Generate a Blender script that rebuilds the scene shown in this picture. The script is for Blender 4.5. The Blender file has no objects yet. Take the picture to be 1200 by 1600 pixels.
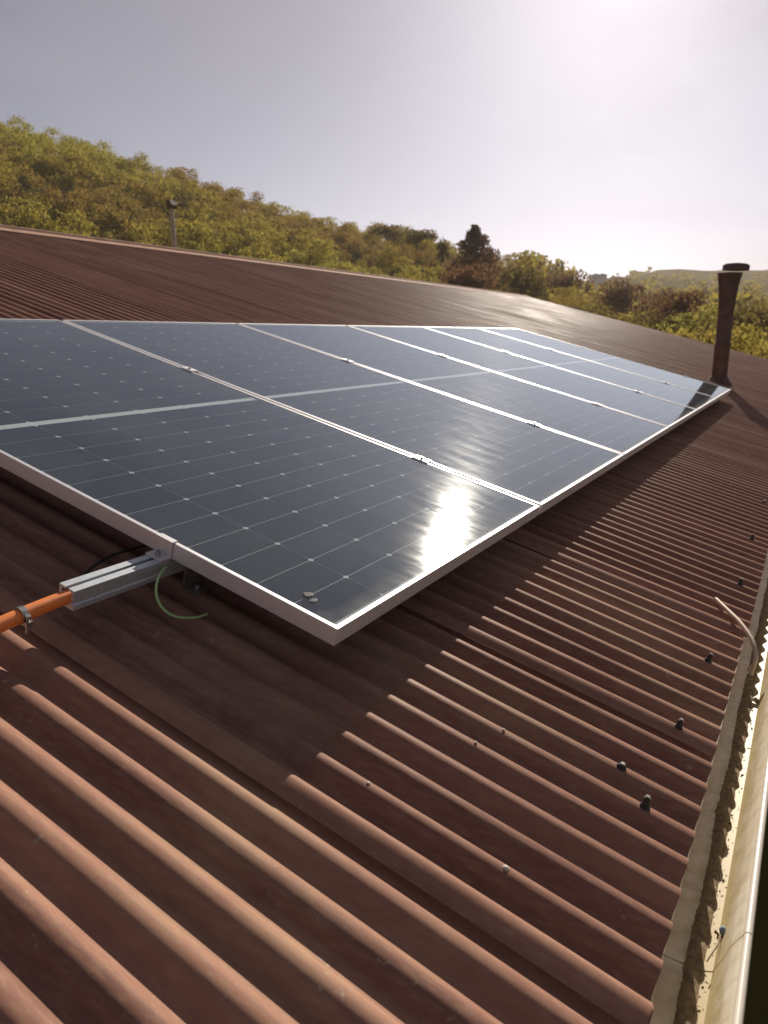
import bpy, math, random
import numpy as np
from mathutils import Matrix, Vector
random.seed(7); rng = np.random.default_rng(11)
R = math.radians
sc = bpy.context.scene
col = sc.collection

# ------------------------------------------------------------------ camera, sky, sun, exposure
TH = R(14.8)                                   # roof pitch; roof frame = world turned about X
RX = Matrix.Rotation(TH, 4, 'X')
Rcv = Matrix(((0.49999871, -0.83742, 0.22074655), (-0.20316228, -0.36120378, -0.91008621), (0.84185888, 0.41019456, -0.35073358)))
Tcv = Vector((-0.08371294, 0.21212761, 1.32741666))
cpos = -(Rcv.transposed() @ Tcv)
rot = Matrix((Rcv[0], -Rcv[1], -Rcv[2])).transposed().to_4x4()
cam = bpy.data.cameras.new('camera'); camo = bpy.data.objects.new('camera', cam); col.objects.link(camo)
camo.matrix_world = RX @ Matrix.Translation(cpos) @ rot
cam.sensor_fit = 'VERTICAL'; cam.sensor_height = 24.0; cam.lens = 24.0 * 1150 / 1600
cam.clip_start = 0.02; cam.clip_end = 9000
cam.dof.use_dof = True; cam.dof.focus_distance = 1.5; cam.dof.aperture_fstop = 4.6
sc.camera = camo
CAMZ = (RX @ cpos).z; CX, CY = (RX @ cpos).x, (RX @ cpos).y

SUN_AZ, SUN_EL = R(14.0), R(26.45)             # azimuth counted from +X towards +Y
sdir = Vector((math.cos(SUN_AZ) * math.cos(SUN_EL), math.sin(SUN_AZ) * math.cos(SUN_EL), math.sin(SUN_EL)))
sl = bpy.data.lights.new('sun', 'SUN'); sl.energy = 5.0; sl.angle = R(0.5); sl.color = (1.0, 0.90, 0.77)
so = bpy.data.objects.new('sun', sl); col.objects.link(so)
so.rotation_mode = 'QUATERNION'; so.rotation_quaternion = sdir.to_track_quat('Z', 'Y'); so.location = (0, 0, 50)

world = bpy.data.worlds.new('World'); sc.world = world; world.use_nodes = True
wn = world.node_tree; wn.nodes.clear()
def WN(t, **k):
    n = wn.nodes.new(t)
    for a, b in k.items(): setattr(n, a, b)
    return n
wo = WN('ShaderNodeOutputWorld'); bg = WN('ShaderNodeBackground'); sky = WN('ShaderNodeTexSky', sky_type='NISHITA')
sky.sun_disc = False; sky.sun_elevation = SUN_EL; sky.sun_rotation = R(90) - SUN_AZ
sky.altitude = 600; sky.air_density = 0.66; sky.dust_density = 1.05; sky.ozone_density = 1.4
# thin high veil of cloud, very faint
tc = WN('ShaderNodeTexCoord'); mp = WN('ShaderNodeMapping'); mp.inputs['Scale'].default_value = (1.0, 2.2, 5.0)
nz = WN('ShaderNodeTexNoise'); nz.inputs['Scale'].default_value = 1.6; nz.inputs['Detail'].default_value = 5
rp = WN('ShaderNodeValToRGB'); rp.color_ramp.elements[0].position = .40; rp.color_ramp.elements[1].position = .75
rp.color_ramp.elements[0].color = (0, 0, 0, 1); rp.color_ramp.elements[1].color = (.34, .34, .34, 1)
hs = WN('ShaderNodeHueSaturation'); hs.inputs['Saturation'].default_value = .42
mx = WN('ShaderNodeMixRGB', blend_type='MIX'); mx.inputs['Color2'].default_value = (7.6, 6.9, 7.2, 1)
wn.links.new(tc.outputs['Generated'], mp.inputs['Vector']); wn.links.new(mp.outputs[0], nz.inputs['Vector'])
wn.links.new(nz.outputs['Fac'], rp.inputs['Fac']); wn.links.new(rp.outputs['Color'], mx.inputs['Fac'])
wn.links.new(sky.outputs['Color'], hs.inputs['Color']); wn.links.new(hs.outputs['Color'], mx.inputs['Color1'])
tint = WN('ShaderNodeMixRGB', blend_type='MULTIPLY'); tint.inputs['Fac'].default_value = 1; tint.inputs['Color2'].default_value = (.97, .93, 1.0, 1)
wn.links.new(mx.outputs['Color'], tint.inputs['Color1']); wn.links.new(tint.outputs['Color'], bg.inputs['Color'])
wn.links.new(bg.outputs[0], wo.inputs['Surface'])
bg.inputs['Strength'].default_value = 0.05
sc.view_settings.view_transform = 'Standard'; sc.view_settings.look = 'None'
sc.view_settings.exposure = 0.36; sc.view_settings.gamma = 1; sc.view_settings.use_curve_mapping = False
sc.cycles.use_denoising = True; sc.cycles.max_bounces = 8; sc.cycles.transparent_max_bounces = 12
sc.cycles.volume_bounces = 1; sc.cycles.sample_clamp_indirect = 6

# ------------------------------------------------------------------ helpers
class MB:
    """collects vertices and faces, then links them as one mesh object"""
    def __init__(s): s.v = []; s.f = []; s.sm = []
    def add(s, vs, fs, smooth=False):
        o = len(s.v); s.v += [tuple(x) for x in vs]; s.f += [tuple(i + o for i in f) for f in fs]; s.sm += [smooth] * len(fs)
        return s
    def box(s, a, b, M=None):
        x0, y0, z0 = a; x1, y1, z1 = b
        vs = [(x0,y0,z0),(x1,y0,z0),(x1,y1,z0),(x0,y1,z0),(x0,y0,z1),(x1,y0,z1),(x1,y1,z1),(x0,y1,z1)]
        if M: vs = [M @ Vector(q) for q in vs]
        return s.add(vs, [(0,3,2,1),(4,5,6,7),(0,1,5,4),(1,2,6,5),(2,3,7,6),(3,0,4,7)])
    def tube(s, path, r, n=10, cap=True):
        P = [Vector(p) for p in path]; rs = r if isinstance(r, (list, tuple)) else [r] * len(P)
        vs = []; up = Vector((0, 0, 1)); prev = None
        for i, p in enumerate(P):
            d = (P[min(i+1, len(P)-1)] - P[max(i-1, 0)]).normalized()
            if prev is None: a = d.orthogonal().normalized()
            else: a = (prev - d * prev.dot(d)).normalized()
            prev = a; b = d.cross(a)
            vs += [p + (a * math.cos(t) + b * math.sin(t)) * rs[i] for t in [2*math.pi*k/n for k in range(n)]]
        fs = [(i*n+k, i*n+(k+1) % n, (i+1)*n+(k+1) % n, (i+1)*n+k) for i in range(len(P)-1) for k in range(n)]
        s.add(vs, fs, True)
        if cap:
            s.add(vs[:n], [tuple(range(n-1, -1, -1))]); s.add(vs[-n:], [tuple(range(n))])
        return s
    def extrude(s, prof, a, b, axis=0, closed=True, smooth=False, caps=True):
        """2-D profile (list of pairs in the two other axes) pulled along one axis"""
        def P(t, q): 
            l = list(q); l.insert(axis, t); return tuple(l)
        n = len(prof); vs = [P(a, q) for q in prof] + [P(b, q) for q in prof]
        m = n if closed else n - 1
        s.add(vs, [(k, (k+1) % n, n+(k+1) % n, n+k) for k in range(m)], smooth)
        if closed and caps: s.add(vs[:n], [tuple(range(n-1, -1, -1))]); s.add(vs[n:], [tuple(range(n))])
        return s
    def obj(s, name, mat, parent=None, M=None, **tags):
        me = bpy.data.meshes.new(name); me.from_pydata([tuple(q) for q in s.v], [], s.f)
        me.polygons.foreach_set('use_smooth', s.sm); me.materials.append(mat); me.update()
        return link(name, me, parent, M, **tags)

def link(name, me, parent=None, M=None, **tags):
    o = bpy.data.objects.new(name, me); col.objects.link(o)
    if parent: o.parent = parent
    if M is not None: o.matrix_basis = M
    for k, v in tags.items(): o[k] = v
    return o
def thing(name, label, cat, M, group=None):
    o = bpy.data.objects.new(name, None); col.objects.link(o); o.matrix_world = M; o.empty_display_size = .2
    o['label'] = label; o['category'] = cat
    if group: o['group'] = group
    return o
def copy_tree(o, parent=None):
    c = o.copy(); col.objects.link(c); c.parent = parent
    for ch in list(o.children):
        copy_tree(ch, c)
    return c
def npmesh(name, V, F, mat, smooth=False, k=4):
    """fast mesh from numpy arrays, all faces with k corners"""
    me = bpy.data.meshes.new(name); V = np.asarray(V, np.float32); F = np.asarray(F, np.int32)
    me.vertices.add(len(V)); me.vertices.foreach_set('co', V.ravel())
    me.loops.add(F.size); me.loops.foreach_set('vertex_index', F.ravel())
    me.polygons.add(len(F)); me.polygons.foreach_set('loop_start', np.arange(0, F.size, k, dtype=np.int32))
    me.polygons.foreach_set('use_smooth', np.full(len(F), smooth)); me.materials.append(mat); me.update(calc_edges=True)
    return me
def roofM(u, v, n): return RX @ Matrix.Translation((u, v, n))

# ------------------------------------------------------------------ materials
GUTY = -.665 * math.cos(TH) + .1292 * math.sin(TH) - 5.5      # sheet edge in the building's own y
class NT:
    def __init__(s, name):
        s.m = bpy.data.materials.new(name); s.m.use_nodes = True; s.t = s.m.node_tree
        s.b = s.t.nodes['Principled BSDF']; s.out = s.t.nodes['Material Output']
    def n(s, t, **k):
        x = s.t.nodes.new(t)
        for a, b in k.items():
            if a.startswith('_'): x.inputs[a[1:].replace('_', ' ')].default_value = b
            else: setattr(x, a, b)
        return x
    def l(s, a, b): s.t.links.new(a, b)
    def coord(s, scale=(1, 1, 1), kind='Object', rot=(0, 0, 0)):
        tc = s.n('ShaderNodeTexCoord'); mp = s.n('ShaderNodeMapping'); mp.inputs['Scale'].default_value = scale; mp.inputs['Rotation'].default_value = rot
        s.l(tc.outputs[kind], mp.inputs['Vector']); return mp.outputs[0]
    def noise(s, vec, scale, detail=4, rough=.55):
        x = s.n('ShaderNodeTexNoise'); x.inputs['Scale'].default_value = scale; x.inputs['Detail'].default_value = detail; x.inputs['Roughness'].default_value = rough
        s.l(vec, x.inputs['Vector']); return x.outputs['Fac']
    def ramp(s, fac, stops):
        x = s.n('ShaderNodeValToRGB'); cr = x.color_ramp
        while len(cr.elements) < len(stops): cr.elements.new(.5)
        for e, (p, c) in zip(cr.elements, stops): e.position = p; e.color = (*c, 1) if len(c) == 3 else c
        s.l(fac, x.inputs['Fac']); return x.outputs['Color']
    def mix(s, fac, a, b, mode='MIX'):
        x = s.n('ShaderNodeMixRGB', blend_type=mode)
        for inp, val in (('Fac', fac), ('Color1', a), ('Color2', b)):
            if isinstance(val, (int, float)): x.inputs[inp].default_value = val
            elif isinstance(val, tuple): x.inputs[inp].default_value = (*val, 1)
            else: s.l(val, x.inputs[inp])
        return x.outputs['Color']
    def bump(s, h, st=.2, d=.01):
        x = s.n('ShaderNodeBump'); x.inputs['Strength'].default_value = st; x.inputs['Distance'].default_value = d
        s.l(h, x.inputs['Height']); s.l(x.outputs[0], s.b.inputs['Normal']); return x.outputs[0]
    def set(s, **k):
        for a, v in k.items(): s.b.inputs[a.replace('_', ' ')].default_value = (*v, 1) if isinstance(v, tuple) and len(v) == 3 else v
def plain(name, c, rough=.5, metal=0, var=.25, scale=30):
    t = NT(name); v = t.coord(); n = t.noise(v, scale, 5)
    t.l(t.ramp(n, [(.3, tuple(x * (1 - var) for x in c)), (.7, tuple(min(1, x * (1 + var * .6)) for x in c))]), t.b.inputs['Base Color'])
    t.set(Roughness=rough, Metallic=metal); t.bump(n, .08, .002); return t.m

t = NT('painted_roof_sheet')
v1 = t.coord((1, 1, 1)); big = t.noise(v1, 1.3, 6, .6); fine = t.noise(t.coord((40, 6, 40)), 3, 5, .6); speck = t.noise(v1, 190, 3)
c = t.ramp(big, [(.32, (.275, .146, .106)), (.52, (.325, .176, .125)), (.72, (.36, .215, .152))])
strk = t.noise(t.coord((13.1, .35, .35)), 1.0, 3, .6)
c = t.mix(t.ramp(strk, [(.38, (.75, .75, .75)), (.6, (0, 0, 0))]), c, (.17, .085, .068))
c = t.mix(t.ramp(fine, [(.45, (0, 0, 0)), (.8, (.32, .32, .32))]), c, (.50, .34, .22))
c = t.mix(t.ramp(speck, [(.66, (0, 0, 0)), (.74, (.35, .35, .35))]), c, (.15, .07, .045))
stain = t.noise(t.coord((1.6, .8, 1)), 1.1, 7, .65)
c = t.mix(t.ramp(stain, [(.56, (0, 0, 0)), (.72, (.45, .45, .45))]), c, (.48, .36, .22))
lich = t.noise(v1, 55, 2, .5); lreg = t.noise(v1, 2.6, 3)
lm = t.n('ShaderNodeMath', operation='MULTIPLY'); t.l(t.ramp(lich, [(.68, (0, 0, 0)), (.73, (1, 1, 1))]), lm.inputs[0]); t.l(t.ramp(lreg, [(.45, (0, 0, 0)), (.62, (.6, .6, .6))]), lm.inputs[1])
c = t.mix(lm.outputs[0], c, (.46, .40, .30))
drip = t.noise(t.coord((28, 1.1, 1.1)), 1.6, 5, .65); dreg = t.noise(v1, .9, 3)
dmm = t.n('ShaderNodeMath', operation='MULTIPLY'); t.l(t.ramp(drip, [(.5, (0, 0, 0)), (.66, (1, 1, 1))]), dmm.inputs[0]); t.l(t.ramp(dreg, [(.4, (0, 0, 0)), (.6, (.5, .5, .5))]), dmm.inputs[1])
c = t.mix(dmm.outputs[0], c, (.21, .11, .08))
t.l(c, t.b.inputs['Base Color'])
t.l(t.ramp(big, [(.3, (.44, .44, .44)), (.7, (.62, .62, .62))]), t.b.inputs['Roughness']); t.b.inputs['Specular IOR Level'].default_value = .02; t.bump(fine, .10, .002)
M_ROOF = t.m
M_RIDGE = plain('ridge_cap_paint', (.46, .29, .21), .8, 0, .2, 8); M_RIDGE.node_tree.nodes['Principled BSDF'].inputs['Specular IOR Level'].default_value = .05
t = NT('anodised_aluminium'); v1 = t.coord(); n = t.noise(t.coord((6, 90, 90)), 6, 4)
t.l(t.ramp(n, [(.3, (.66, .65, .66)), (.7, (.80, .78, .78))]), t.b.inputs['Base Color']); t.set(Roughness=.42, Metallic=.45); t.bump(n, .05, .001); M_ALU = t.m
M_RAIL = plain('mill_finish_aluminium', (.56, .60, .64), .45, .5, .12, 60)
M_STEEL = plain('zinc_steel', (.42, .42, .40), .35, .8, .3, 90)
M_WHITE = plain('white_backsheet', (.62, .65, .66), .9, 0, .05, 40); M_WHITE.node_tree.nodes['Principled BSDF'].inputs['Specular IOR Level'].default_value = 0
M_SILVER = plain('silver_print', (.20, .22, .24), .4, .3, .05, 40)
t = NT('monocrystalline_cell')
oi = t.n('ShaderNodeObjectInfo'); t.l(t.ramp(oi.outputs['Random'], [(0, (.016, .025, .042)), (1, (.022, .033, .052))]), t.b.inputs['Base Color']); t.set(Roughness=.9); t.b.inputs['Specular IOR Level'].default_value = 0.0; M_CELL = t.m
# dusty solar glass: clear body, mirror-like surface by Fresnel, thin film of dust
t = NT('dusty_solar_glass'); t.t.nodes.remove(t.b)
v1 = t.coord(kind='Generated'); vo = t.coord()
bn = t.noise(vo, 5.0, 2, .5); bn2 = t.noise(vo, 240, 2, .5)
bp = t.n('ShaderNodeBump'); bp.inputs['Strength'].default_value = .006; bp.inputs['Distance'].default_value = .01; t.l(bn, bp.inputs['Height'])
bq = t.n('ShaderNodeBump'); bq.inputs['Strength'].default_value = .015; bq.inputs['Distance'].default_value = .0008; t.l(bn2, bq.inputs['Height']); t.l(bp.outputs[0], bq.inputs['Normal'])
fr = t.n('ShaderNodeFresnel'); fr.inputs['IOR'].default_value = 1.5; t.l(bp.outputs[0], fr.inputs['Normal'])
gb = t.n('ShaderNodeNewGeometry'); ft = t.n('ShaderNodeMath', operation='SUBTRACT'); ft.inputs[0].default_value = 1; t.l(gb.outputs['Backfacing'], ft.inputs[1])
fm = t.n('ShaderNodeMath', operation='MULTIPLY'); t.l(ft.outputs[0], fm.inputs[0]); t.l(fr.outputs[0], fm.inputs[1])
g1 = t.n('ShaderNodeBsdfGlossy'); g1.inputs['Color'].default_value = (.82, .92, 1, 1); g1.inputs['Roughness'].default_value = .034; t.l(bq.outputs[0], g1.inputs['Normal'])
g2 = t.n('ShaderNodeBsdfGlossy'); g2.inputs['Roughness'].default_value = .12; g2.inputs['Color'].default_value = (.85, .86, .84, 1); t.l(bq.outputs[0], g2.inputs['Normal'])
smear = t.noise(t.coord((5, 1.4, 1), rot=(0, 0, .5)), 4, 8, .7)
gm = t.n('ShaderNodeMixShader'); t.l(t.ramp(smear, [(.40, (.02, .02, .02)), (.74, (.16, .16, .16))]), gm.inputs[0]); t.l(g1.outputs[0], gm.inputs[1]); t.l(g2.outputs[0], gm.inputs[2])
tr = t.n('ShaderNodeBsdfTransparent'); tr.inputs['Color'].default_value = (.93, .95, .95, 1)
m1 = t.n('ShaderNodeMixShader'); t.l(fm.outputs[0], m1.inputs[0]); t.l(tr.outputs[0], m1.inputs[1]); t.l(gm.outputs[0], m1.inputs[2])
df = t.n('ShaderNodeBsdfDiffuse'); df.inputs['Color'].default_value = (.34, .35, .34, 1)
spots = t.noise(vo, 26, 5, .7); cloud = t.noise(vo, 3.2, 6, .6)
dm = t.n('ShaderNodeMath', operation='MULTIPLY_ADD'); dm.inputs[2].default_value = .04
t.l(t.ramp(spots, [(.64, (0, 0, 0)), (.78, (1, 1, 1))]), dm.inputs[0]); dm.inputs[1].default_value = .22
dm2 = t.n('ShaderNodeMath', operation='MULTIPLY_ADD'); t.l(t.ramp(cloud, [(.35, (0, 0, 0)), (.8, (1, 1, 1))]), dm2.inputs[0]); dm2.inputs[1].default_value = .09; t.l(dm.outputs[0], dm2.inputs[2])
dm3 = t.n('ShaderNodeMath', operation='MULTIPLY'); t.l(dm2.outputs[0], dm3.inputs[0]); t.l(ft.outputs[0], dm3.inputs[1])
sy = t.n('ShaderNodeSeparateXYZ'); t.l(vo, sy.inputs[0])
wob = t.n('ShaderNodeMath', operation='MULTIPLY_ADD'); wob.inputs[1].default_value = -.09; t.l(t.noise(vo, 14, 5, .7), wob.inputs[0]); t.l(sy.outputs['Y'], wob.inputs[2])
el_ = t.n('ShaderNodeMapRange'); el_.inputs['From Min'].default_value = .012; el_.inputs['From Max'].default_value = -.03; el_.inputs['To Max'].default_value = .30; t.l(wob.outputs[0], el_.inputs['Value'])
ad = t.n('ShaderNodeMath', operation='ADD'); ad.use_clamp = True; t.l(dm3.outputs[0], ad.inputs[0]); t.l(el_.outputs[0], ad.inputs[1])
ad2 = t.n('ShaderNodeMath', operation='MULTIPLY'); t.l(ad.outputs[0], ad2.inputs[0]); t.l(ft.outputs[0], ad2.inputs[1])
m2 = t.n('ShaderNodeMixShader'); t.l(ad2.outputs[0], m2.inputs[0]); t.l(m1.outputs[0], m2.inputs[1]); t.l(df.outputs[0], m2.inputs[2])
t.l(m2.outputs[0], t.out.inputs['Surface']); M_GLASS = t.m
M_ORANGE = plain('orange_conduit_plastic', (.85, .24, .05), .45, 0, .12, 40)
M_GREEN = plain('green_wire_insulation', (.40, .62, .28), .4, 0, .1, 40)
M_BLACK = plain('black_rubber', (.02, .018, .018), .6, 0, .2, 80)
M_SCREWH = plain('weathered_screw_head', (.12, .10, .085), .6, .2, .3, 200)
M_PIPE = plain('rusty_flue_steel', (.12, .070, .058), .8, 0, .4, 9)
t = NT('cream_gutter_paint'); v1 = t.coord((1, 1, 1)); n = t.noise(v1, 9, 7, .65); n2 = t.noise(t.coord((14, 3, 3)), 4, 4)
c = t.ramp(n, [(.35, (.66, .56, .40)), (.6, (.80, .72, .57)), (.8, (.84, .78, .66))]); c = t.mix(t.ramp(n2, [(.5, (0, 0, 0)), (.75, (.4, .4, .4))]), c, (.34, .26, .15))
sx = t.n('ShaderNodeSeparateXYZ'); t.l(t.coord(), sx.inputs[0])
my = t.n('ShaderNodeMath', operation='MULTIPLY_ADD'); my.inputs[1].default_value = .05; t.l(t.noise(t.coord((1, 1, 1)), 22, 6, .7), my.inputs[0]); t.l(sx.outputs['Y'], my.inputs[2])
mr = t.n('ShaderNodeMapRange'); mr.inputs['From Min'].default_value = GUTY - .080 + .025; mr.inputs['From Max'].default_value = GUTY - .062 + .025; t.l(my.outputs[0], mr.inputs['Value'])
mq = t.n('ShaderNodeMapRange'); mq.inputs['From Min'].default_value = GUTY - .004 + .025; mq.inputs['From Max'].default_value = GUTY - .022 + .025; t.l(my.outputs[0], mq.inputs['Value'])
mm = t.n('ShaderNodeMath', operation='MULTIPLY'); t.l(mr.outputs[0], mm.inputs[0]); t.l(mq.outputs[0], mm.inputs[1])
mk = t.n('ShaderNodeMath', operation='MULTIPLY'); mk.inputs[1].default_value = .85; t.l(mm.outputs[0], mk.inputs[0])
c = t.mix(mk.outputs[0], c, (.46, .36, .17))
t.l(c, t.b.inputs['Base Color']); t.set(Roughness=.38); t.bump(n, .06, .002); M_GUT = t.m
M_RIM = plain('clean_cream_rim_paint', (.78, .71, .60), .25, 0, .1, 12)
t = NT('gutter_silt'); n = t.noise(t.coord(), 60, 8, .7)
t.l(t.ramp(n, [(.3, (.12, .085, .05)), (.5, (.24, .175, .10)), (.72, (.36, .28, .16))]), t.b.inputs['Base Color']); t.set(Roughness=.95); t.bump(n, .7, .006); M_SILT = t.m
M_MOSS = plain('dark_moss', (.10, .085, .035), .9, 0, .4, 120)
M_WALL = plain('cream_wall_render', (.50, .44, .34), .9, 0, .15, 6)
M_FASCIA = plain('fascia_board_wood', (.26, .17, .11), .7, 0, .3, 12)
M_STRAW = plain('dry_palm_strip', (.55, .42, .29), .6, 0, .2, 40)
M_BLUE = plain('blue_grey_plastic', (.25, .36, .42), .15, 0, .1, 60)
M_DROP = plain('pale_bird_dropping', (.62, .58, .50), .8, 0, .2, 150)
M_SMEAR = plain('dried_dust_smear', (.15, .155, .15), .9, 0, .3, 120)
M_LEAFBIT = plain('dry_debris', (.20, .14, .09), .8, 0, .3, 90)
M_PLASTER = plain('white_house_wall', (.82, .80, .76), .8, 0, .05, 3)
M_TILE = plain('house_roof_tile', (.30, .14, .09), .8, 0, .2, 5)
M_DARKPANE = plain('dark_window_pane', (.03, .035, .04), .1, 0, .1, 5)
M_POST = plain('weathered_grey_post', (.36, .33, .27), .8, 0, .25, 6)
M_LAMP = plain('dark_lamp_housing', (.11, .07, .045), .6, 0, .2, 20)
M_BARK = plain('tree_bark', (.16, .10, .065), .9, 0, .35, 7)
def foliage(name, stops, sc_=.12, kind='Object'):
    t = NT(name); t.t.nodes.remove(t.b)
    geo = t.n('ShaderNodeNewGeometry'); n = t.n('ShaderNodeTexNoise'); n.inputs['Scale'].default_value = sc_; n.inputs['Detail'].default_value = 5
    t.l(geo.outputs['Position'], n.inputs['Vector'])
    n2 = t.n('ShaderNodeTexNoise'); n2.inputs['Scale'].default_value = 1.9; n2.inputs['Detail'].default_value = 3; t.l(geo.outputs['Position'], n2.inputs['Vector'])
    c = t.ramp(n.outputs['Fac'], stops)
    c = t.mix(t.ramp(n2.outputs['Fac'], [(.35, (0, 0, 0)), (.7, (.45, .45, .45))]), c, tuple(x * 1.3 for x in stops[-1][1]))
    d = t.n('ShaderNodeBsdfDiffuse'); tl = t.n('ShaderNodeBsdfTranslucent'); t.l(c, d.inputs['Color']); t.l(c, tl.inputs['Color'])
    m = t.n('ShaderNodeMixShader'); m.inputs[0].default_value = .5; t.l(d.outputs[0], m.inputs[1]); t.l(tl.outputs[0], m.inputs[2]); t.l(m.outputs[0], t.out.inputs['Surface'])
    return t.m
M_FOREST = foliage('hillside_foliage', [(.37, (.22, .125, .045)), (.46, (.29, .215, .048)), (.60, (.33, .29, .055))], .035)
M_BROWNF = foliage('brownish_foliage', [(.35, (.13, .066, .040)), (.65, (.17, .095, .048))])
M_OLIVEF = foliage('olive_foliage', [(.35, (.12, .085, .030)), (.65, (.18, .14, .042))])
M_YELLOWF = foliage('bright_yellow_green_foliage', [(.35, (.26, .23, .05)), (.65, (.32, .29, .07))])
t = NT('field_ground'); n = t.noise(t.coord(), .012, 6, .6); n2 = t.noise(t.coord(), .5, 6, .6)
c = t.ramp(n, [(.36, (.075, .052, .022)), (.5, (.11, .095, .030)), (.66, (.13, .12, .035))]); c = t.mix(t.ramp(n2, [(.4, (0, 0, 0)), (.7, (.5, .5, .5))]), c, (.085, .06, .03))
t.l(c, t.b.inputs['Base Color']); t.set(Roughness=1); t.b.inputs['Specular IOR Level'].default_value = 0; M_GROUND = t.m

# ------------------------------------------------------------------ terrain
AZT = [-180, -90, -40, -10, 3.6, 11.7, 16, 19, 21, 23.5, 28, 32, 38, 44, 50.6, 55, 80, 120, 180]
ELT = [1.5, 2.0, 3.2, 4.1, 4.33, 4.4, 3.9, 4.1, 4.7, 5.0, 6.0, 6.3, 7.7, 9.4, 10.5, 11.6, 13, 9, 1.5]
RCT = [400, 500, 700, 800, 800, 650, 320, 220, 180, 150, 140, 136, 133, 130, 130, 130, 140, 200, 400]
GZ = -3.5
def ss(x): x = np.clip(x, 0, 1); return x * x * (3 - 2 * x)
def ground_z(x, y):
    dx, dy = x - CX, y - CY; r = np.hypot(dx, dy); az = np.degrees(np.arctan2(dy, dx))
    el = np.interp(az, AZT, ELT); rc = np.interp(az, AZT, RCT)
    zc = CAMZ + rc * np.tan(np.radians(el))
    t = np.clip((r - 32) / (rc - 32), 0, 1); k = .55 * t + .45 * ss(t)
    z = GZ + (zc - GZ) * np.where(rc > 300, t ** 1.35, k)
    z = z + np.where(r > rc, -(r - rc) * .03, 0)
    return z + ss((r - 40) / 60) * (np.sin(x * .13 + 1.3) * np.cos(y * .11) * .5 + np.sin(x * .031) * .8 * 1)
nr, na = 70, 240
rr = np.concatenate([[0.0], np.geomspace(6, 2600, nr - 1)]); aa = np.linspace(-np.pi, np.pi, na, endpoint=False)
Rg, Ag = np.meshgrid(rr, aa, indexing='ij'); X = CX + Rg * np.cos(Ag); Y = CY + Rg * np.sin(Ag); Z = ground_z(X, Y)
V = np.stack([X, Y, Z], -1).reshape(-1, 3); i, j = np.meshgrid(np.arange(nr - 1), np.arange(na), indexing='ij'); j2 = (j + 1) % na
F = np.stack([i*na+j, (i+1)*na+j, (i+1)*na+j2, i*na+j2], -1).reshape(-1, 4)
link('terrain', npmesh('terrain', V, F, M_GROUND, True), kind='structure')

# ------------------------------------------------------------------ building with corrugated roof
PITCH = .0762; AMP = .0099; ZC = -.120 - AMP          # crest plane 12 cm under the panel faces
V0, V1, U0, U1 = -.665, 6.30, -2.98, 18.0
ez = lambda v, n: (v * math.cos(TH) - n * math.sin(TH), v * math.sin(TH) + n * math.cos(TH))   # roof (v, n) -> world (y, z)
bld = thing('building', 'long low building under a rust red corrugated metal roof', 'building', Matrix.Translation((7.5, 5.5, GZ)))
BI = bld.matrix_world.inverted()
LAP0, SW = -.2388, PITCH * 9
def sheet(k, back=False):
    a = LAP0 + k * SW; nu = 132; nv = 3 if back else 64
    rl = np.random.default_rng(100 + k)
    u = np.linspace(a - PITCH * .42, a + SW + PITCH * .3, nu)
    v = (V0 + rl.uniform(-.004, .004)) + (V1 - V0) * np.linspace(0, 1, nv) ** 1.7
    Ug, Vg = np.meshgrid(u, v, indexing='ij')
    ph = 2 * np.pi * (Ug - a) / PITCH
    amp = AMP * (1 + .08 * np.sin(Vg * 2.3 + k) * np.sin(Ug * 7.1 + k * 2))
    z = amp / .91 * (np.cos(ph) - .09 * np.cos(3 * ph))
    low = Ug < a                                       # the free lap edge stays high and flat
    z = np.where(low, amp * (1 - (1 - np.cos(ph)) * .62), z)
    z = z + np.where(Ug < a + PITCH * .5, .0022, 0) * (1 - ss((Ug - a) / (PITCH * .5))) + np.where(Ug > a + SW - .01, -.0012, 0)
    for _ in range(5):                                  # dents and waviness from walking on it
        cu, cv, s = a + rl.uniform(0, SW), rl.uniform(V0, 3), rl.uniform(.04, .16)
        z = z - rl.uniform(-.0012, .0030) * np.exp(-((Ug - cu) ** 2 / (s * .6) ** 2 + (Vg - cv) ** 2 / (s * 2.6) ** 2))
    z = z + .0012 * np.sin(Vg * 3.1 + k * 1.7) * np.sin(Ug * 3.3) + ZC
    Uw = Ug + .0016 * np.sin(Vg * 4.0 + Ug * 9)
    Yw = Vg * math.cos(TH) - z * math.sin(TH); Zw = Vg * math.sin(TH) + z * math.cos(TH)
    if back:
        yr, zr = ez(V1, ZC); Yw = 2 * yr - Yw + .0
    V = np.stack([Uw, Yw, Zw], -1).reshape(-1, 3) - np.array([7.5, 5.5, GZ])
    i, j = np.meshgrid(np.arange(nu - 1), np.arange(nv - 1), indexing='ij')
    F = np.stack([i*nv+j, (i+1)*nv+j, (i+1)*nv+j+1, i*nv+j+1], -1).reshape(-1, 4)
    if back: F = F[:, ::-1]
    return link('roof_sheet', npmesh('roof_sheet', V, F, M_ROOF, True), bld)
K0, K1 = -4, 26
sheets = {k: sheet(k) for k in range(K0, K1 + 1)}
for k in range(K0, K1 + 1): sheet(k, True)
UE0, UE1 = LAP0 + K0 * SW - .05, LAP0 + (K1 + 1) * SW + .02
yr, zr = ez(V1, ZC); yr0, zr0 = yr, zr
def W2B(mb): mb.v = [tuple(BI @ Vector(q)) for q in mb.v]; return mb
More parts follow.
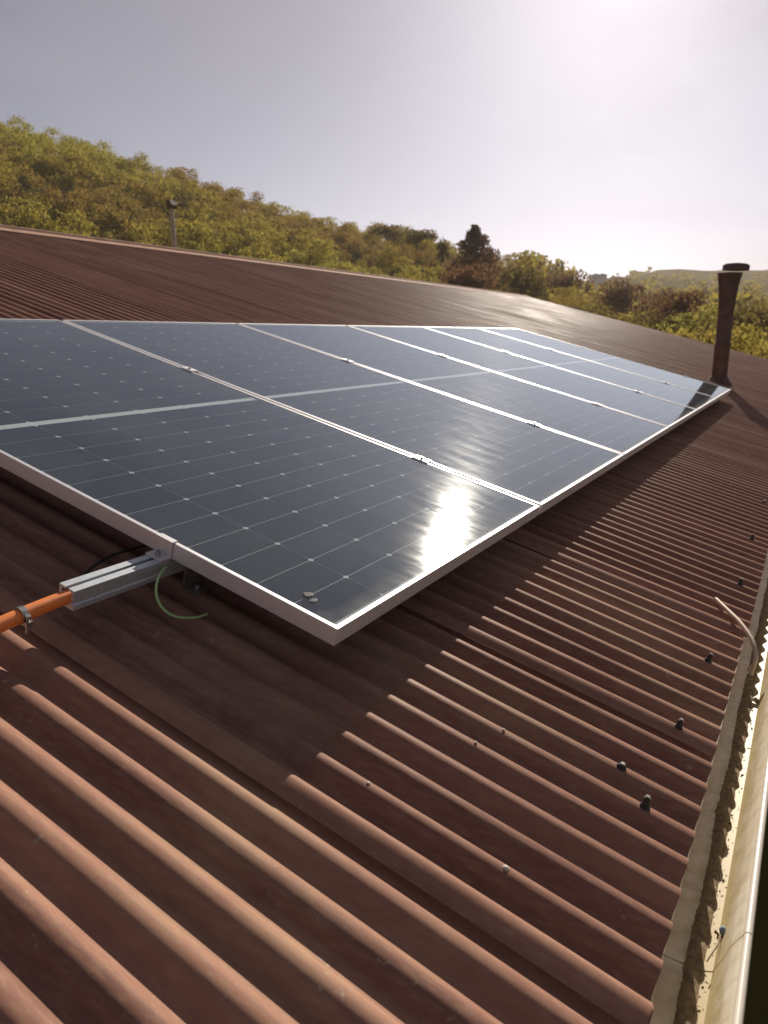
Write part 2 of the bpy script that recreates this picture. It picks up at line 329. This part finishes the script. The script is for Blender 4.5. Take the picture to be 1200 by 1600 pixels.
# ridge cap: a bent strip with rolled top, in 3 m lengths
cu = UE0 - .03
while cu < UE1:
    ce = min(cu + 2.4, UE1 + .03)
    prof = [(yr0-.17, zr0-.17*math.tan(TH)+.016), (yr0-.03, zr0-.03*math.tan(TH)+.022), (yr0-.018, zr0+.036), (yr0, zr0+.044), (yr0+.018, zr0+.036), (yr0+.03, zr0-.03*math.tan(TH)+.022), (yr0+.17, zr0-.17*math.tan(TH)+.016),
            (yr0+.17, zr0-.17*math.tan(TH)+.013), (yr0, zr0+.020), (yr0-.17, zr0-.17*math.tan(TH)+.013)]
    W2B(MB().extrude(prof, cu, ce - .004)).obj('ridge_cap', M_RIDGE, bld); cu = ce
# barge flashing along the far gable and the near one
for ue, sgn in ((UE1, 1), (UE0, -1)):
    for side in (1, -1):
        mb = MB()
        for a, b in ((V0 - .02, V1),):
            P = []
            for vv in (a, b):
                for du, dn in ((-.07*sgn, .014), (.012*sgn, .014), (.012*sgn, -.13), (.009*sgn, -.13), (.009*sgn, .011), (-.07*sgn, .011)):
                    y, z = ez(vv, ZC + dn); 
                    if side < 0: y = 2 * yr0 - y
                    P.append((ue + du, y, z))
            mb.add(P, [(q, (q+1) % 6, 6 + (q+1) % 6, 6 + q) for q in range(6)] + [(5,4,3,2,1,0), (6,7,8,9,10,11)])
        W2B(mb).obj('barge_flashing', M_RIDGE, bld)
# walls, fascia
ye, zee = ez(V0, ZC)
yb = 2 * yr0 - ye
mb = MB(); t_ = .2
yw0, yw1 = ye + .45, yb - .45
def gable(x0, x1):
    zt = lambda y: zr0 - abs(y - yr0) * math.tan(TH) - .14
    P = [(yw0, GZ - .3), (yw1, GZ - .3), (yw1, zt(yw1)), (yr0, zt(yr0)), (yw0, zt(yw0))]
    return MB().extrude(P, x0, x1)
W2B(gable(UE1 - .5, UE1 - .3)).obj('gable_wall', M_WALL, bld)
W2B(gable(UE0 + .3, UE0 + .5)).obj('gable_wall', M_WALL, bld)
zt0 = zr0 - (yr0 - yw0) * math.tan(TH) - .15
for y0 in (yw0, yw1 - t_):
    W2B(MB().box((UE0 + .5, y0, GZ - .3), (UE1 - .5, y0 + t_, zt0))).obj('side_wall', M_WALL, bld)
for y0, y1 in ((ye + .030, ye + .052), (yb - .052, yb - .030)):
    W2B(MB().box((UE0, y0, zee - .19), (UE1, y1, zee - .022))).obj('fascia_board', M_FASCIA, bld)
# gutter hung on the fascia; profile is (y, z) from the sheet edge
gp = [(.026, -.040), (.024, -.078), (.012, -.088), (-.040, -.090), (-.055, -.084), (-.064, -.060), (-.074, -.030), (-.083, -.012), (-.088, -.004)]
go = [(.0285, -.038), (.0285, -.081), (.013, -.0915), (-.041, -.0935), (-.058, -.086), (-.067, -.061), (-.077, -.032), (-.086, -.014), (-.0905, -.0065)]
def P_(l): return [(ye + a, zee + b) for a, b in l]
gpw = P_(gp) + P_(go)[::-1]
cu = UE0
for ln in (3.0,) * 8:
    ce = min(cu + ln, UE1)
    if ce <= cu: break
    g = W2B(MB().extrude(gpw, cu, ce - .003, smooth=False)).obj('gutter_channel', M_GUT, bld)
    cir = [(ye - .0935 + .0058 * math.cos(a), zee - .004 + .0058 * math.sin(a)) for a in [2*math.pi*q/14 for q in range(14)]]
    W2B(MB().extrude(cir, cu, ce - .003, smooth=True)).obj('gutter_rim', M_RIM, bld)
    cu = ce
# roofing screws near the eave
def screw(u, v, big=True, s=1.0):
    k = int(math.floor((u - LAP0) / SW)); cr = LAP0 + round((u - LAP0) / PITCH) * PITCH
    n = ZC + AMP - .001; M = BI @ RX @ Matrix.Translation((cr, v, n)) @ Matrix.Rotation(random.uniform(-.12, .12), 4, 'X')
    mb = MB()
    hh = .019 * s if big else .006 * s
    mb.tube([(0, 0, -.003), (0, 0, .003 * s), (0, 0, .005 * s), (0, 0, hh)], [.0095 * s, .0085 * s, .0062 * s, .0056 * s], 14)
    o = mb.obj('roofing_screw', M_BLACK, bld, M)
    h = MB().tube([(0, 0, hh), (0, 0, hh + .0035 * s)], .0042 * s, 6)
    h.obj('screw_head', M_SCREWH if big else M_STEEL, o)
    return o
for (u, v, b) in [(.459, -.584, 1), (.145, -.577, 1), (.797, -.595, 1), (1.497, -.611, 1), (.182, -.518, 0), (2.15, -.60, 1), (2.9, -.60, 0), (3.6, -.6, 0), (4.4, -.6, 0)]:
    screw(u, v, bool(b))
for vv in (2.47,):
    for q in range(9):
        screw(.6 + q * .76, vv, True, .8)

# ------------------------------------------------------------------ solar panels
PW, PL, PT, PP = 1.134, 2.278, .035, 1.154
panel = thing('solar_panel', '', 'solar panel', roofM(0, 0, -PT), 'solar panels in one row on the roof')
# frame ring: profile (inset, height) swept round the four mitred corners
prof = [(0, 0), (0, PT - .0014), (.0004, PT - .0004), (.0014, PT), (.0102, PT), (.0110, PT - .0006), (.0110, PT - .007), (.0022, PT - .007), (.0022, .0018), (.028, .0018), (.028, 0)]
mb = MB(); n = len(prof); vs = []
for cx, cy, sx, sy in ((0, 0, 1, 1), (PW, 0, -1, 1), (PW, PL, -1, -1), (0, PL, 1, -1)):
    vs += [(cx + sx * d, cy + sy * d, z) for d, z in prof]
for c_ in range(4):
    d_ = (c_ + 1) % 4
    mb.add(vs, [(c_*n+q, d_*n+q, d_*n+(q+1) % n, c_*n+(q+1) % n) for q in range(n)])
mb.obj('frame', M_ALU, panel)
MB().box((.0105, .0105, PT - .0066), (PW - .0105, PL - .0105, PT - .0056)).obj('backsheet', M_WHITE, panel)
MB().box((.0111, .0111, PT - .0050), (PW - .0111, PL - .0111, PT - .0018)).obj('glass_pane', M_GLASS, panel)
CWX, CWY, GAP, CH = .184, .0921, .0019, .0064
w, h = CWX / 2 - GAP / 2, CWY / 2 - GAP / 2
cellmb = MB(); oc = [(-w+CH, -h), (w-CH, -h), (w, -h+CH), (w, h-CH), (w-CH, h), (-w+CH, h), (-w, h-CH), (-w, -h+CH)]
cellmb.add([(x, y, .0004) for x, y in oc] + [(x, y, 0) for x, y in oc], [tuple(range(8))] + [(8+q, 8+(q+1) % 8, (q+1) % 8, q) for q in range(8)])
cme = None
for r_ in range(24):
    for c_ in range(6):
        y = .0205 + CWY * (r_ + .5) + (.027 if r_ >= 12 else 0); x = .015 + CWX * (c_ + .5)
        M = Matrix.Translation((x, y, PT - .0056))
        if cme is None: o = cellmb.obj('solar_cell', M_CELL, panel, M); cme = o.data
        else: link('solar_cell', cme, panel, M)
MB().box((.45, 1.10, PT - .024), (.55, 1.20, PT - .0075)).obj('junction_box', M_BLACK, panel)
LB = ['nearest solar panel of the row, bright sun glare by its lower corner',
      'second solar panel from the near end, grey blue dusty glass',
      'third solar panel from the near end of the roof row, pale sky reflected in it',
      'fourth solar panel from the near end, third from the flue pipe',
      'fifth solar panel of the roof row, next to the last one before the flue pipe',
      'farthest solar panel of the row, its corner before the rusty flue pipe']
panel['label'] = LB[0]
for k in range(1, 6):
    c_ = copy_tree(panel); c_.matrix_world = roofM(k * PP, 0, -PT); c_['label'] = LB[k]
# rails with clamps and feet
rz = -.0352
def railprof():   # (v, n) C section 40 x 40 with a slot in the top and grooved sides
    return [(-.020, -.040), (.020, -.040), (.020, -.030), (.017, -.028), (.017, -.020), (.020, -.018), (.020, 0), (.004, 0), (.004, -.004), (.014, -.006), (.014, -.015), (-.014, -.015), (-.014, -.006), (-.004, -.004), (-.004, 0), (-.020, 0), (-.020, -.018), (-.017, -.020), (-.017, -.028), (-.020, -.030)]
rail_first = None
for vi, (vv, ext) in enumerate(((.432, -.232), (1.50, -.06))):
    rt = thing('mounting_rail', ['aluminium mounting rail sticking out from under the nearest panel, orange conduit in its end', 'upper aluminium mounting rail hidden under the panel row, only its clamps showing'][vi], 'rail', roofM(0, vv, rz), 'mounting rails under the solar panels')
    MB().extrude(railprof(), ext, 6 * PP + .05).obj('rail_profile', M_RAIL, rt)
    # end clamps: plate hooked over the frame edge with bolt
    for ux, sg in ((0, 1), (6 * PP - (PP - PW), -1)):
        e = MB()
        pr = [(-.034, .001), (-.034, .004), (-.004, .004), (-.004, .0375), (.009, .0375), (.009, .0402), (-.0065, .0402), (-.0065, .008), (-.020, .008), (-.034, .008)]
        pr = [(-.030, .0005), (-.0015, .0005), (-.0015, .0354), (.010, .0354), (.010, .0384), (-.0045, .0384), (-.0045, .004), (-.030, .004)]
        e.extrude([(ux + sg * a, b) for a, b in pr], -.022, .022, axis=1)
        e.obj('end_clamp', M_ALU, rt)
        MB().tube([(ux - sg * .018, 0, .004), (ux - sg * .018, 0, .012)], .0065, 6).tube([(ux - sg * .018, 0, .012), (ux - sg * .018, 0, .017)], .0035, 8).obj('clamp_bolt', M_STEEL, rt)
    for k in range(1, 6):
        x = k * PP - (PP - PW) / 2
        e = MB().extrude([(x-.0185, .0354), (x+.0185, .0354), (x+.0185, .0385), (x+.006, .0392), (x-.006, .0392), (x-.0185, .0385)], -.030, .030, axis=1)
        e.obj('mid_clamp', M_ALU, rt)
        MB().tube([(x, 0, .039), (x, 0, .0445)], .0055, 6).obj('clamp_bolt', M_STEEL, rt)
    for ux in [-.02 + .06] + [.9 + 1.2 * q for q in range(6)]:
        cr = LAP0 + round((ux - LAP0) / PITCH) * PITCH
        zb = -.120 - rz + 0.0
        ft = MB().box((cr-.022, -.06, zb + .0005), (cr+.022, -.0205, zb + .005)).box((cr-.022, -.0255, zb + .005), (cr+.022, -.0205, -.004))
        ft.obj('rail_foot', M_STEEL, rt)
        MB().tube([(cr, -.043, zb + .005), (cr, -.043, zb + .014)], .006, 6).obj('foot_bolt', M_STEEL, rt)
# nut and bracket cluster at the near rail end by the frame
# ------------------------------------------------------------------ orange conduit, hose clamp, wires
def roofpath(P): return [(Matrix(RX) @ Vector(p)) for p in P]
VR = .432
cp = [(-.205, VR, -.056), (-.25, VR, -.056), (-.30, VR - .001, -.058), (-.36, VR - .004, -.061), (-.44, VR - .012, -.068), (-.54, VR - .02, -.082), (-.66, VR - .02, -.10), (-.8, VR, -.106)]
RXI = RX.to_3x3().to_4x4()
ct = thing('orange_conduit', 'orange plastic cable conduit running into the end of the mounting rail', 'conduit', roofM(-.3, VR, -.07))
def off(P, o): return [tuple(Vector(p) - Vector(o)) for p in P]
MB().tube(off(cp, (-.3, VR, -.07)), .0132, 18).obj('tube', M_ORANGE, ct)
hc = thing('hose_clamp', 'shiny steel hose clamp with a screw tightened round the orange conduit', 'clamp', roofM(-.322, VR - .002, -.059))
band = []
ringp = [(0, .0146 * math.cos(a), .0146 * math.sin(a)) for a in [2*math.pi*q/28 for q in range(29)]]
mb = MB(); vs = []
for (x, y, z) in ringp[:-1]:
    for dx, s in ((-.0055, 1), (.0055, 1), (.0055, 1.07), (-.0055, 1.07)): vs.append((dx, y * s, z * s))
nq = 28
mb.add(vs, [(q*4+e, ((q+1) % nq)*4+e, ((q+1) % nq)*4+(e+1) % 4, q*4+(e+1) % 4) for q in range(nq) for e in range(4)], False)
mb.obj('band', M_STEEL, hc)
MB().box((-.006, -.024, -.012), (.006, -.0135, -.002)).obj('screw_housing', M_STEEL, hc)
MB().tube([(-.001, -.019, -.026), (-.001, -.019, .004)], .0032, 8).tube([(-.001, -.019, .004), (-.001, -.019, .009)], .0052, 6).obj('tightening_screw', M_STEEL, hc)
gw = [(-.012, VR - .022, -.050), (-.035, VR - .034, -.046), (-.062, VR - .050, -.052), (-.080, VR - .068, -.068), (-.083, VR - .090, -.088), (-.066, VR - .112, -.104), (-.030, VR - .128, -.112), (.002, VR - .132, -.114)]
# smooth the wire with a Catmull-Rom pass
def smooth_path(P, k=6):
    P = [Vector(p) for p in P]; out = []
    for i in range(len(P) - 1):
        a, b, c_, d = P[max(i-1, 0)], P[i], P[i+1], P[min(i+2, len(P)-1)]
        for q in range(k):
            t = q / k; out.append(.5 * ((2*b) + (-a + c_) * t + (2*a - 5*b + 4*c_ - d) * t*t + (-a + 3*b - 3*c_ + d) * t**3))
    out.append(P[-1]); return out
def rooftube(name, P, r, mat, label, cat, n=8, sm=True):
    Q = smooth_path(P) if sm else [Vector(p) for p in P]; o = Q[0]
    ob = MB().tube([q - o for q in Q], r, n).obj(name, mat, None, roofM(*o)); ob['label'] = label; ob['category'] = cat; return ob
rooftube('earth_wire', gw, .0027, M_GREEN, 'thin green earth wire curling down from the rail below the nearest panel', 'wire')
rooftube('black_cable', [(-.02, VR + .03, -.075), (-.07, VR + .05, -.07), (-.12, VR + .02, -.088), (-.17, VR + .05, -.105), (-.13, VR + .10, -.108), (-.03, VR + .13, -.09), (.08, VR + .1, -.07)], .0033, M_BLACK,
         'dark cable looped on the roof behind the mounting rail in deep shade', 'cable')

# ------------------------------------------------------------------ flue pipe behind the last panel
bu, bv, H = 8.75, .285, 1.36
py, pz = ez(bv, -.125)
fl = thing('flue_pipe', 'rusty brown flue pipe with a flared cap at the far end of the panel row', 'chimney', Matrix.Translation((bu, py, pz)))
rs = [(-.25, .086), (0, .086), (.42, .086), (.423, .090), (.45, .090), (.453, .086), (H - .52, .084), (H - .50, .087)]
MB().tube([(0, 0, z) for z, r in rs], [r for z, r in rs], 24).obj('pipe', M_PIPE, fl)
ks = [(H - .52, .089), (H - .40, .094), (H - .24, .110), (H - .10, .136)]
MB().tube([(0, 0, z) for z, r in ks], [r for z, r in ks], 24).obj('flared_cowl', M_PIPE, fl)
tl = [(H - .07, .145), (H - .02, .145), (H, .12), (H + .012, .02)]
MB().tube([(0, 0, z) for z, r in tl], [r for z, r in tl], 24).obj('cap', M_PIPE, fl, Matrix.Rotation(R(2.5), 4, 'X'))
MB().tube([(0, 0, -.04), (0, 0, .03), (0, 0, .08)], [.17, .12, .09], 20).obj('base_flashing', M_PIPE, fl)

# ------------------------------------------------------------------ stick, debris, droppings, gutter silt
rooftube('dry_strip', [(1.262, -.560, -.112), (1.19, -.600, -.106), (1.12, -.640, -.102), (1.05, -.678, -.108), (1.00, -.700, -.13), (.985, -.705, -.175)], .0062, M_STRAW,
         'pale dry strip lying across the roof edge and bending into the gutter', 'twig', 7)
def lump(name, u, v, n, r, mat, label, cat, group=None, sq=(1, 1, .6), world=False):
    mb = MB(); rings = 5; seg = 8; vs = []
    for a in range(rings + 1):
        for b in range(seg):
            th, ph = math.pi * a / rings, 2 * math.pi * b / seg; k = 1 + random.uniform(-.18, .18)
            vs.append((r * k * sq[0] * math.sin(th) * math.cos(ph), r * k * sq[1] * math.sin(th) * math.sin(ph), r * sq[2] * math.cos(th)))
    mb.add(vs, [(a*seg+b, (a+1)*seg+b, (a+1)*seg+(b+1) % seg, a*seg+(b+1) % seg) for a in range(rings) for b in range(seg)], True)
    ob = mb.obj(name, mat, None, Matrix.Translation((u, v, n)) if world else roofM(u, v, n)); ob['label'] = label; ob['category'] = cat
    if group: ob['group'] = group
    return ob
def crest(u): return LAP0 + round((u - LAP0) / PITCH) * PITCH
for (u, v, r, lb) in [(-.189, -.436, .0055, 'largest pale dropping on a lit roof rib near the bottom of the view'),
                      (.042, -.286, .0030, 'tiny pale dropping on a rib, left of the two near mid roof'),
                      (.112, -.31, .0034, 'small pale dropping on a rib, right of the two near mid roof'),
                      (-.183, -.198, .0034, 'small crumb on the rib just below the tip of the panel shadow')]:
    lump('bird_dropping', crest(u) + .002, v, ZC + AMP + .001, r, M_DROP, lb, 'dropping', 'droppings on the roof ribs')
for (u, v, r, sx, sy, lb) in [(.062, .112, .013, 1.0, .75, 'pale dried smear on the glass at the near corner of the nearest panel'),
                      (.052, .092, .008, 1.3, .8, 'small pale smear touching the larger one at the near panel corner')]:
    lump('dried_smear', u, v, -.0012, r, M_SMEAR, lb, 'smear', 'smears on the nearest panel', (sx, sy, .05))
lump('debris_crumb', crest(-.213), -.561, ZC + AMP + .001, .0022, M_LEAFBIT, 'tiny dark crumb on a roof rib close to the gutter', 'debris')
yc, zc_ = ye - .045, zee - .08
lump('plastic_scrap', .035, ye - .060, zee - .066, .0075, M_BLUE, 'small shiny blue grey plastic scrap lying in the gutter', 'scrap', None, (1, .8, .9), True)
tw = MB().tube([(0, 0, 0), (-.03, .004, .004), (-.065, .014, .001)], .0011, 5).obj('twig', M_LEAFBIT, None, Matrix.Translation((.03, ye - .060, zee - .070)))
tw['label'] = 'thin twig lying in the gutter beside the blue grey scrap'; tw['category'] = 'twig'
# silt bed
nu, nv = 1400, 9; uu = np.linspace(-.6, 9, nu); rl = np.random.default_rng(5)
jit = lambda s: np.interp(uu, np.linspace(-.6, 9, s), rl.uniform(-1, 1, s))
e0 = ye - .012 + .006 * jit(90) * .6 + .0015 * jit(900); e1 = ye - .046 - .002 * jit(70) - .0012 * jit(900)
tt = np.linspace(0, 1, nv); Yg = e0[:, None] * (1 - tt) + e1[:, None] * tt
Zg = zee - .0915 + .010 * np.sin(np.pi * tt)[None, :] * .6 * (1 + .15 * jit(200)[:, None]) + .0016 * rl.uniform(-1, 1, (nu, nv)) * np.sin(np.pi * tt)[None, :]
V = np.stack([np.repeat(uu[:, None], nv, 1), Yg, Zg], -1).reshape(-1, 3); i, j = np.meshgrid(np.arange(nu - 1), np.arange(nv - 1), indexing='ij')
F = np.stack([i*nv+j, (i+1)*nv+j, (i+1)*nv+j+1, i*nv+j+1], -1).reshape(-1, 4)[:, ::-1]
s_ = link('gutter_silt', npmesh('gutter_silt', V, F, M_SILT, True), None, kind='stuff', label='brown silt and dirt lying along the bottom of the gutter', category='dirt')
# moss tufts and leaf litter
n_ = 420; u_ = rl.uniform(-.5, 4, n_); y_ = ye - .047 + rl.normal(0, .005, n_); z_ = zee - .0865 + rl.uniform(0, .004, n_); sz = rl.uniform(.0012, .0042, n_)
a = rl.uniform(0, 2*np.pi, n_); d1 = np.stack([np.cos(a), np.sin(a), rl.uniform(-.3, .6, n_)], -1) * sz[:, None]; d2 = np.stack([-np.sin(a) * .4, np.cos(a) * .4, rl.uniform(-.5, .5, n_)], -1) * sz[:, None]
P0 = np.stack([u_, y_, z_], -1); V = np.stack([P0-d1, P0-d2, P0+d1, P0+d2], 1).reshape(-1, 3)
link('gutter_moss', npmesh('gutter_moss', V, np.arange(n_*4).reshape(-1, 4), M_MOSS), None, kind='stuff', label='tufts of dark moss and leaf bits on the gutter silt', category='moss')

# ------------------------------------------------------------------ vegetation
def leaves(cent, rad, n, size, g, flat=.75, shell=.55):
    """n leaf clump quads spread through ellipsoid lobes"""
    idx = g.integers(0, len(cent), n); d = g.normal(size=(n, 3)); d /= np.linalg.norm(d, axis=1)[:, None]
    rr_ = (shell + (1 - shell) * g.random(n) ** .6)[:, None]
    P = cent[idx] + d * rr_ * rad[idx] * (1 + .12 * g.normal(size=(n, 1)))
    a = d + .9 * g.normal(size=(n, 3)); a /= np.linalg.norm(a, axis=1)[:, None]
    b = np.cross(a, g.normal(size=(n, 3))); b /= np.linalg.norm(b, axis=1)[:, None]; c = np.cross(a, b)
    s = size * g.uniform(.55, 1.3, (n, 1))
    return np.stack([P - b*s, P - c*s*.6, P + b*s, P + c*s*.6], 1)
def crownlobes(kind, g, h, w):
    if kind == 'cone':
        k = 16; t = np.linspace(.12, .97, k); r = w * .5 * (1 - t) ** .8 + .12; an = g.uniform(0, 6.28, k)
        c = np.stack([np.cos(an) * r * .25, np.sin(an) * r * .25, t * h], -1); return c, np.stack([r, r, np.full(k, h * .07)], -1)
    k = {'round': 13, 'flat': 11, 'bush': 9}[kind]; an = g.uniform(0, 6.28, k); q = g.uniform(.15, .62, k) * w * .5
    zf = {'round': (.48, .84), 'flat': (.62, .84), 'bush': (.25, .75)}[kind]
    c = np.stack([np.cos(an) * q, np.sin(an) * q, g.uniform(zf[0], zf[1], k) * h], -1)
    r = g.uniform(.16, .30, (k, 1)) * w * np.array([[1, 1, .75 if kind != 'flat' else .45]]); return c, r
def tree(name, label, x, y, h, w, kind, mat, seed, n=1500, size=.16, group=None, cat='tree', z=None):
    g = np.random.default_rng(seed); z0 = float(ground_z(np.float64(x), np.float64(y))) - .1 if z is None else z
    t = thing(name, label, cat, Matrix.Translation((x, y, z0)), group)
    c, r = crownlobes(kind, g, h, w); V = leaves(c, r, n, size, g)
    link('crown', npmesh('crown', V.reshape(-1, 3), np.arange(n * 4).reshape(-1, 4), mat), t)
    tb = MB(); tr_ = max(.05, h * .022)
    hs_ = h * (.93 if kind == 'cone' else .6)
    tb.tube([(0, 0, 0), (.05 * w * .1, 0, hs_ * .5), (0, .03 * w * .2, hs_)], [tr_ * 1.3, tr_, tr_ * .4], 8)
    if kind != 'cone':
        for q in range(min(6, len(c))):
            s0 = hs_ * random.uniform(.35, .7); tb.tube([(0, 0, s0), tuple(c[q] * np.array([.6, .6, .9])), tuple(c[q])], [tr_ * .55, tr_ * .35, tr_ * .15], 5)
    tb.obj('trunk', M_BARK, t); return t
def polar(az, r): return CX + r * math.cos(R(az)), CY + r * math.sin(R(az))
def top_h(az, r, el):       # tree height that brings its top to this elevation seen from the terrace
    x, y = polar(az, r); return CAMZ + r * math.tan(R(el)) - float(ground_z(np.float64(x), np.float64(y)))
# hillside wood and valley bushes: uncountable mass in one object
g = np.random.default_rng(21); protos = []
for kd, hh, ww in (('round', 5, 4.4), ('bush', 4, 4.6), ('round', 6, 4.2), ('flat', 5.4, 4.8), ('bush', 3.2, 4.0), ('round', 4.4, 3.6)):
    c, r = crownlobes(kd, g, hh, ww); protos.append((leaves(c, r, 380, .17, g), leaves(c, r, 60, .5, g), leaves(c, r, 1100, .12, g)))
VV = []
def scatter(N, az0, az1, r0, r1f, lod, smin, smax, pw=.5):
    az = g.uniform(az0, az1, N); r1 = r1f(az); r = np.sqrt(g.uniform(0, 1, N) * (r1**2 - r0**2) + r0**2)
    x = CX + r * np.cos(np.radians(az)); y = CY + r * np.sin(np.radians(az)); z = ground_z(x, y)
    for q in range(N):
        if -4 < x[q] < 22 and -8 < y[q] < 16: continue
        s = g.uniform(smin, smax); a = g.uniform(0, 6.28); P = protos[g.integers(0, 6)][lod] * s
        ca, sa = math.cos(a), math.sin(a); X_ = P[..., 0] * ca - P[..., 1] * sa; Y_ = P[..., 0] * sa + P[..., 1] * ca
        VV.append(np.stack([X_ + x[q], Y_ + y[q], P[..., 2] + z[q] - .5 * s], -1))
rcf = lambda az: np.interp(az, AZT, RCT)
scatter(2100, 17, 64, 28, lambda az: np.minimum(rcf(az) + 8, 190), 0, .42, .80)
scatter(330, -14, 18, 30, lambda az: az * 0 + 85, 2, .6, 1.0)
scatter(500, -16, 20, 85, lambda az: np.minimum(rcf(az) - 10, 260), 1, .8, 1.4)
scatter(220, -16, 12.5, 260, lambda az: az * 0 + 560, 1, .8, 1.4)
scatter(500, 66, 130, 30, lambda az: az * 0 + 150, 1, .7, 1.2)
scatter(250, -70, -14, 40, lambda az: az * 0 + 200, 1, .7, 1.3)
V = np.concatenate(VV).reshape(-1, 3)
link('hillside_wood', npmesh('hillside_wood', V, np.arange(len(V)).reshape(-1, 4), M_FOREST), None, kind='stuff', label='dense green scrubby wood covering the hillside and valley beyond the roof', category='woodland')

x, y = polar(23.3, 78); tree('conifer_tree', 'dark pointed conifer standing above the hillside wood, tallest on the skyline', x, y, top_h(23.3, 78, 7.55), 9.5, 'cone', M_BROWNF, 1, 5200, .19)
x, y = polar(23.5, 60); tree('brown_tree', 'reddish brown round tree just below the pointed conifer', x, y, top_h(23.5, 60, 5.6), 5.4, 'round', M_BROWNF, 2, 2600, .15)
x, y = polar(25.6, 92); tree('skyline_tree', 'small dark tree on the skyline just left of the conifer', x, y, top_h(25.6, 92, 7.2), 2.6, 'round', M_OLIVEF, 3, 900, .15)
x, y = polar(27.6, 105); tree('skyline_tree', 'flat topped dark tree on the skyline, second left of the conifer', x, y, top_h(27.6, 105, 7.7), 6, 'flat', M_OLIVEF, 4, 1500, .17)
x, y = polar(29.6, 108); tree('skyline_tree', 'flat topped dark tree on the skyline, third left of the conifer', x, y, top_h(29.6, 108, 7.9), 6, 'flat', M_OLIVEF, 5, 1500, .17)
x, y = polar(19.6, 75); tree('olive_tree', 'olive green tree right of the reddish brown tree beyond the ridge', x, y, top_h(19.6, 75, 5.2), 6.2, 'round', M_OLIVEF, 6, 2200, .16)
x, y = polar(17.2, 95); tree('brown_tree', 'low brown tree on the skyline left of the two white houses', x, y, top_h(17.2, 95, 4.9), 7, 'flat', M_BROWNF, 7, 1800, .18)
x, y = polar(12.6, 88); tree('round_tree', 'dark round topped tree right of the two white houses', x, y, top_h(12.6, 88, 4.7), 6.6, 'round', M_BROWNF, 8, 2400, .17)
x, y = polar(10.2, 62); tree('brown_tree', 'brown bushy tree between the round topped tree and the flue pipe', x, y, top_h(10.2, 62, 3.2), 5.6, 'round', M_BROWNF, 9, 2400, .15)
x, y = polar(7.9, 42); tree('yellow_bush', 'bright yellow green bush just left of the flue pipe', x, y, top_h(7.9, 42, 3.3), 3.2, 'round', M_YELLOWF, 10, 2000, .11)
x, y = polar(8.8, 50); tree('brown_tree', 'brown tree right behind the bright yellow green bush', x, y, top_h(8.8, 50, 3.9), 3.6, 'round', M_BROWNF, 11, 2000, .13)
x, y = polar(4.6, 46); tree('olive_tree', 'olive leafy tree right of the flue pipe at the picture edge', x, y, top_h(4.6, 46, 2.7), 4.4, 'round', M_OLIVEF, 12, 2200, .13)
x, y = polar(6.2, 38); tree('olive_tree', 'low olive tree directly behind the flue pipe, over the roof end', x, y, top_h(6.2, 38, 1.7), 4.2, 'bush', M_OLIVEF, 13, 2200, .12)
x, y = polar(12.2, 48); tree('olive_tree', 'olive tree behind the far roof corner, left of the flue pipe', x, y, top_h(12.2, 48, 2.4), 5.2, 'bush', M_OLIVEF, 14, 2400, .14)
x, y = polar(16, 55); tree('olive_tree', 'wide olive bush below the white houses beyond the ridge', x, y, top_h(16, 55, 3.1), 6.4, 'bush', M_OLIVEF, 15, 2600, .14)

# two small white houses far off
def house(az, r, w, d, h, label, ry, el):
    x, y = polar(az, r); z0 = CAMZ + r * math.tan(R(el)) - h - .5
    t = thing('white_house', label, 'house', Matrix.Translation((x, y, z0)) @ Matrix.Rotation(ry, 4, 'Z'), 'white houses in the valley')
    MB().box((-w/2, -d/2, -8), (w/2, d/2, h)).obj('wall', M_PLASTER, t)
    rf = [(-d/2-.3, h), (d/2+.3, h), (0, h + d * .22)]
    MB().extrude(rf, -w/2-.3, w/2+.3).obj('roof', M_PLASTER, t)
    for q in (-.28, .28): 
        for sx in (-1,):
            MB().box((-w/2-.03, q*d-.4, .9), (-w/2-.005, q*d+.4, h-.6)).obj('window', M_DARKPANE, t)
house(14.72, 250, 2.6, 2.6, 1.6, 'left one of two tiny white houses among the trees', .5, 4.22)
house(14.15, 250, 2.4, 2.4, 1.6, 'right one of two tiny white houses among the trees', .2, 4.22)

# post beyond the ridge
az = 45.1; x, y = polar(az, 16); gz = float(ground_z(np.float64(x), np.float64(y)))
hp = CAMZ + 16 * math.tan(R(8.9)) - gz
pt = thing('lamp_post', 'slim weathered grey post with a dark head beyond the roof ridge', 'post', Matrix.Translation((x, y, gz - .3)))
MB().tube([(0, 0, 0), (.02, .01, hp * .5), (.0, 0, hp + .25)], [.058, .05, .042], 12).obj('post', M_POST, pt)
MB().box((-.06, -.07, hp + .2), (.07, .07, hp + .26)).extrude([(-.085, hp + .26), (.085, hp + .26), (.03, hp + .35), (-.03, hp + .35)], -.08, .08).obj('lamp_head', M_LAMP, pt)
MB().tube([(0, 0, hp + .22), (.16, -.10, hp + .30), (.24, -.14, hp + .27)], .014, 8).obj('bracket_arm', M_LAMP, pt)

# ------------------------------------------------------------------ haze
hz = NT('valley_haze'); hz.t.nodes.remove(hz.b); pv = hz.n('ShaderNodeVolumePrincipled')
pv.inputs['Color'].default_value = (1, .93, .86, 1); pv.inputs['Density'].default_value = .0003; pv.inputs['Anisotropy'].default_value = .3
hz.l(pv.outputs[0], hz.out.inputs['Volume'])
zlo = float(Z.min()) - 1; zhi = max(float(Z.max()), float(V[:, 2].max())) + 3
o = MB().box((-2640, -2640, zlo), (2640, 2640, zhi)).obj('haze', hz.m, None, kind='stuff'); o['label'] = 'thin warm haze over the valley'; o['category'] = 'haze'
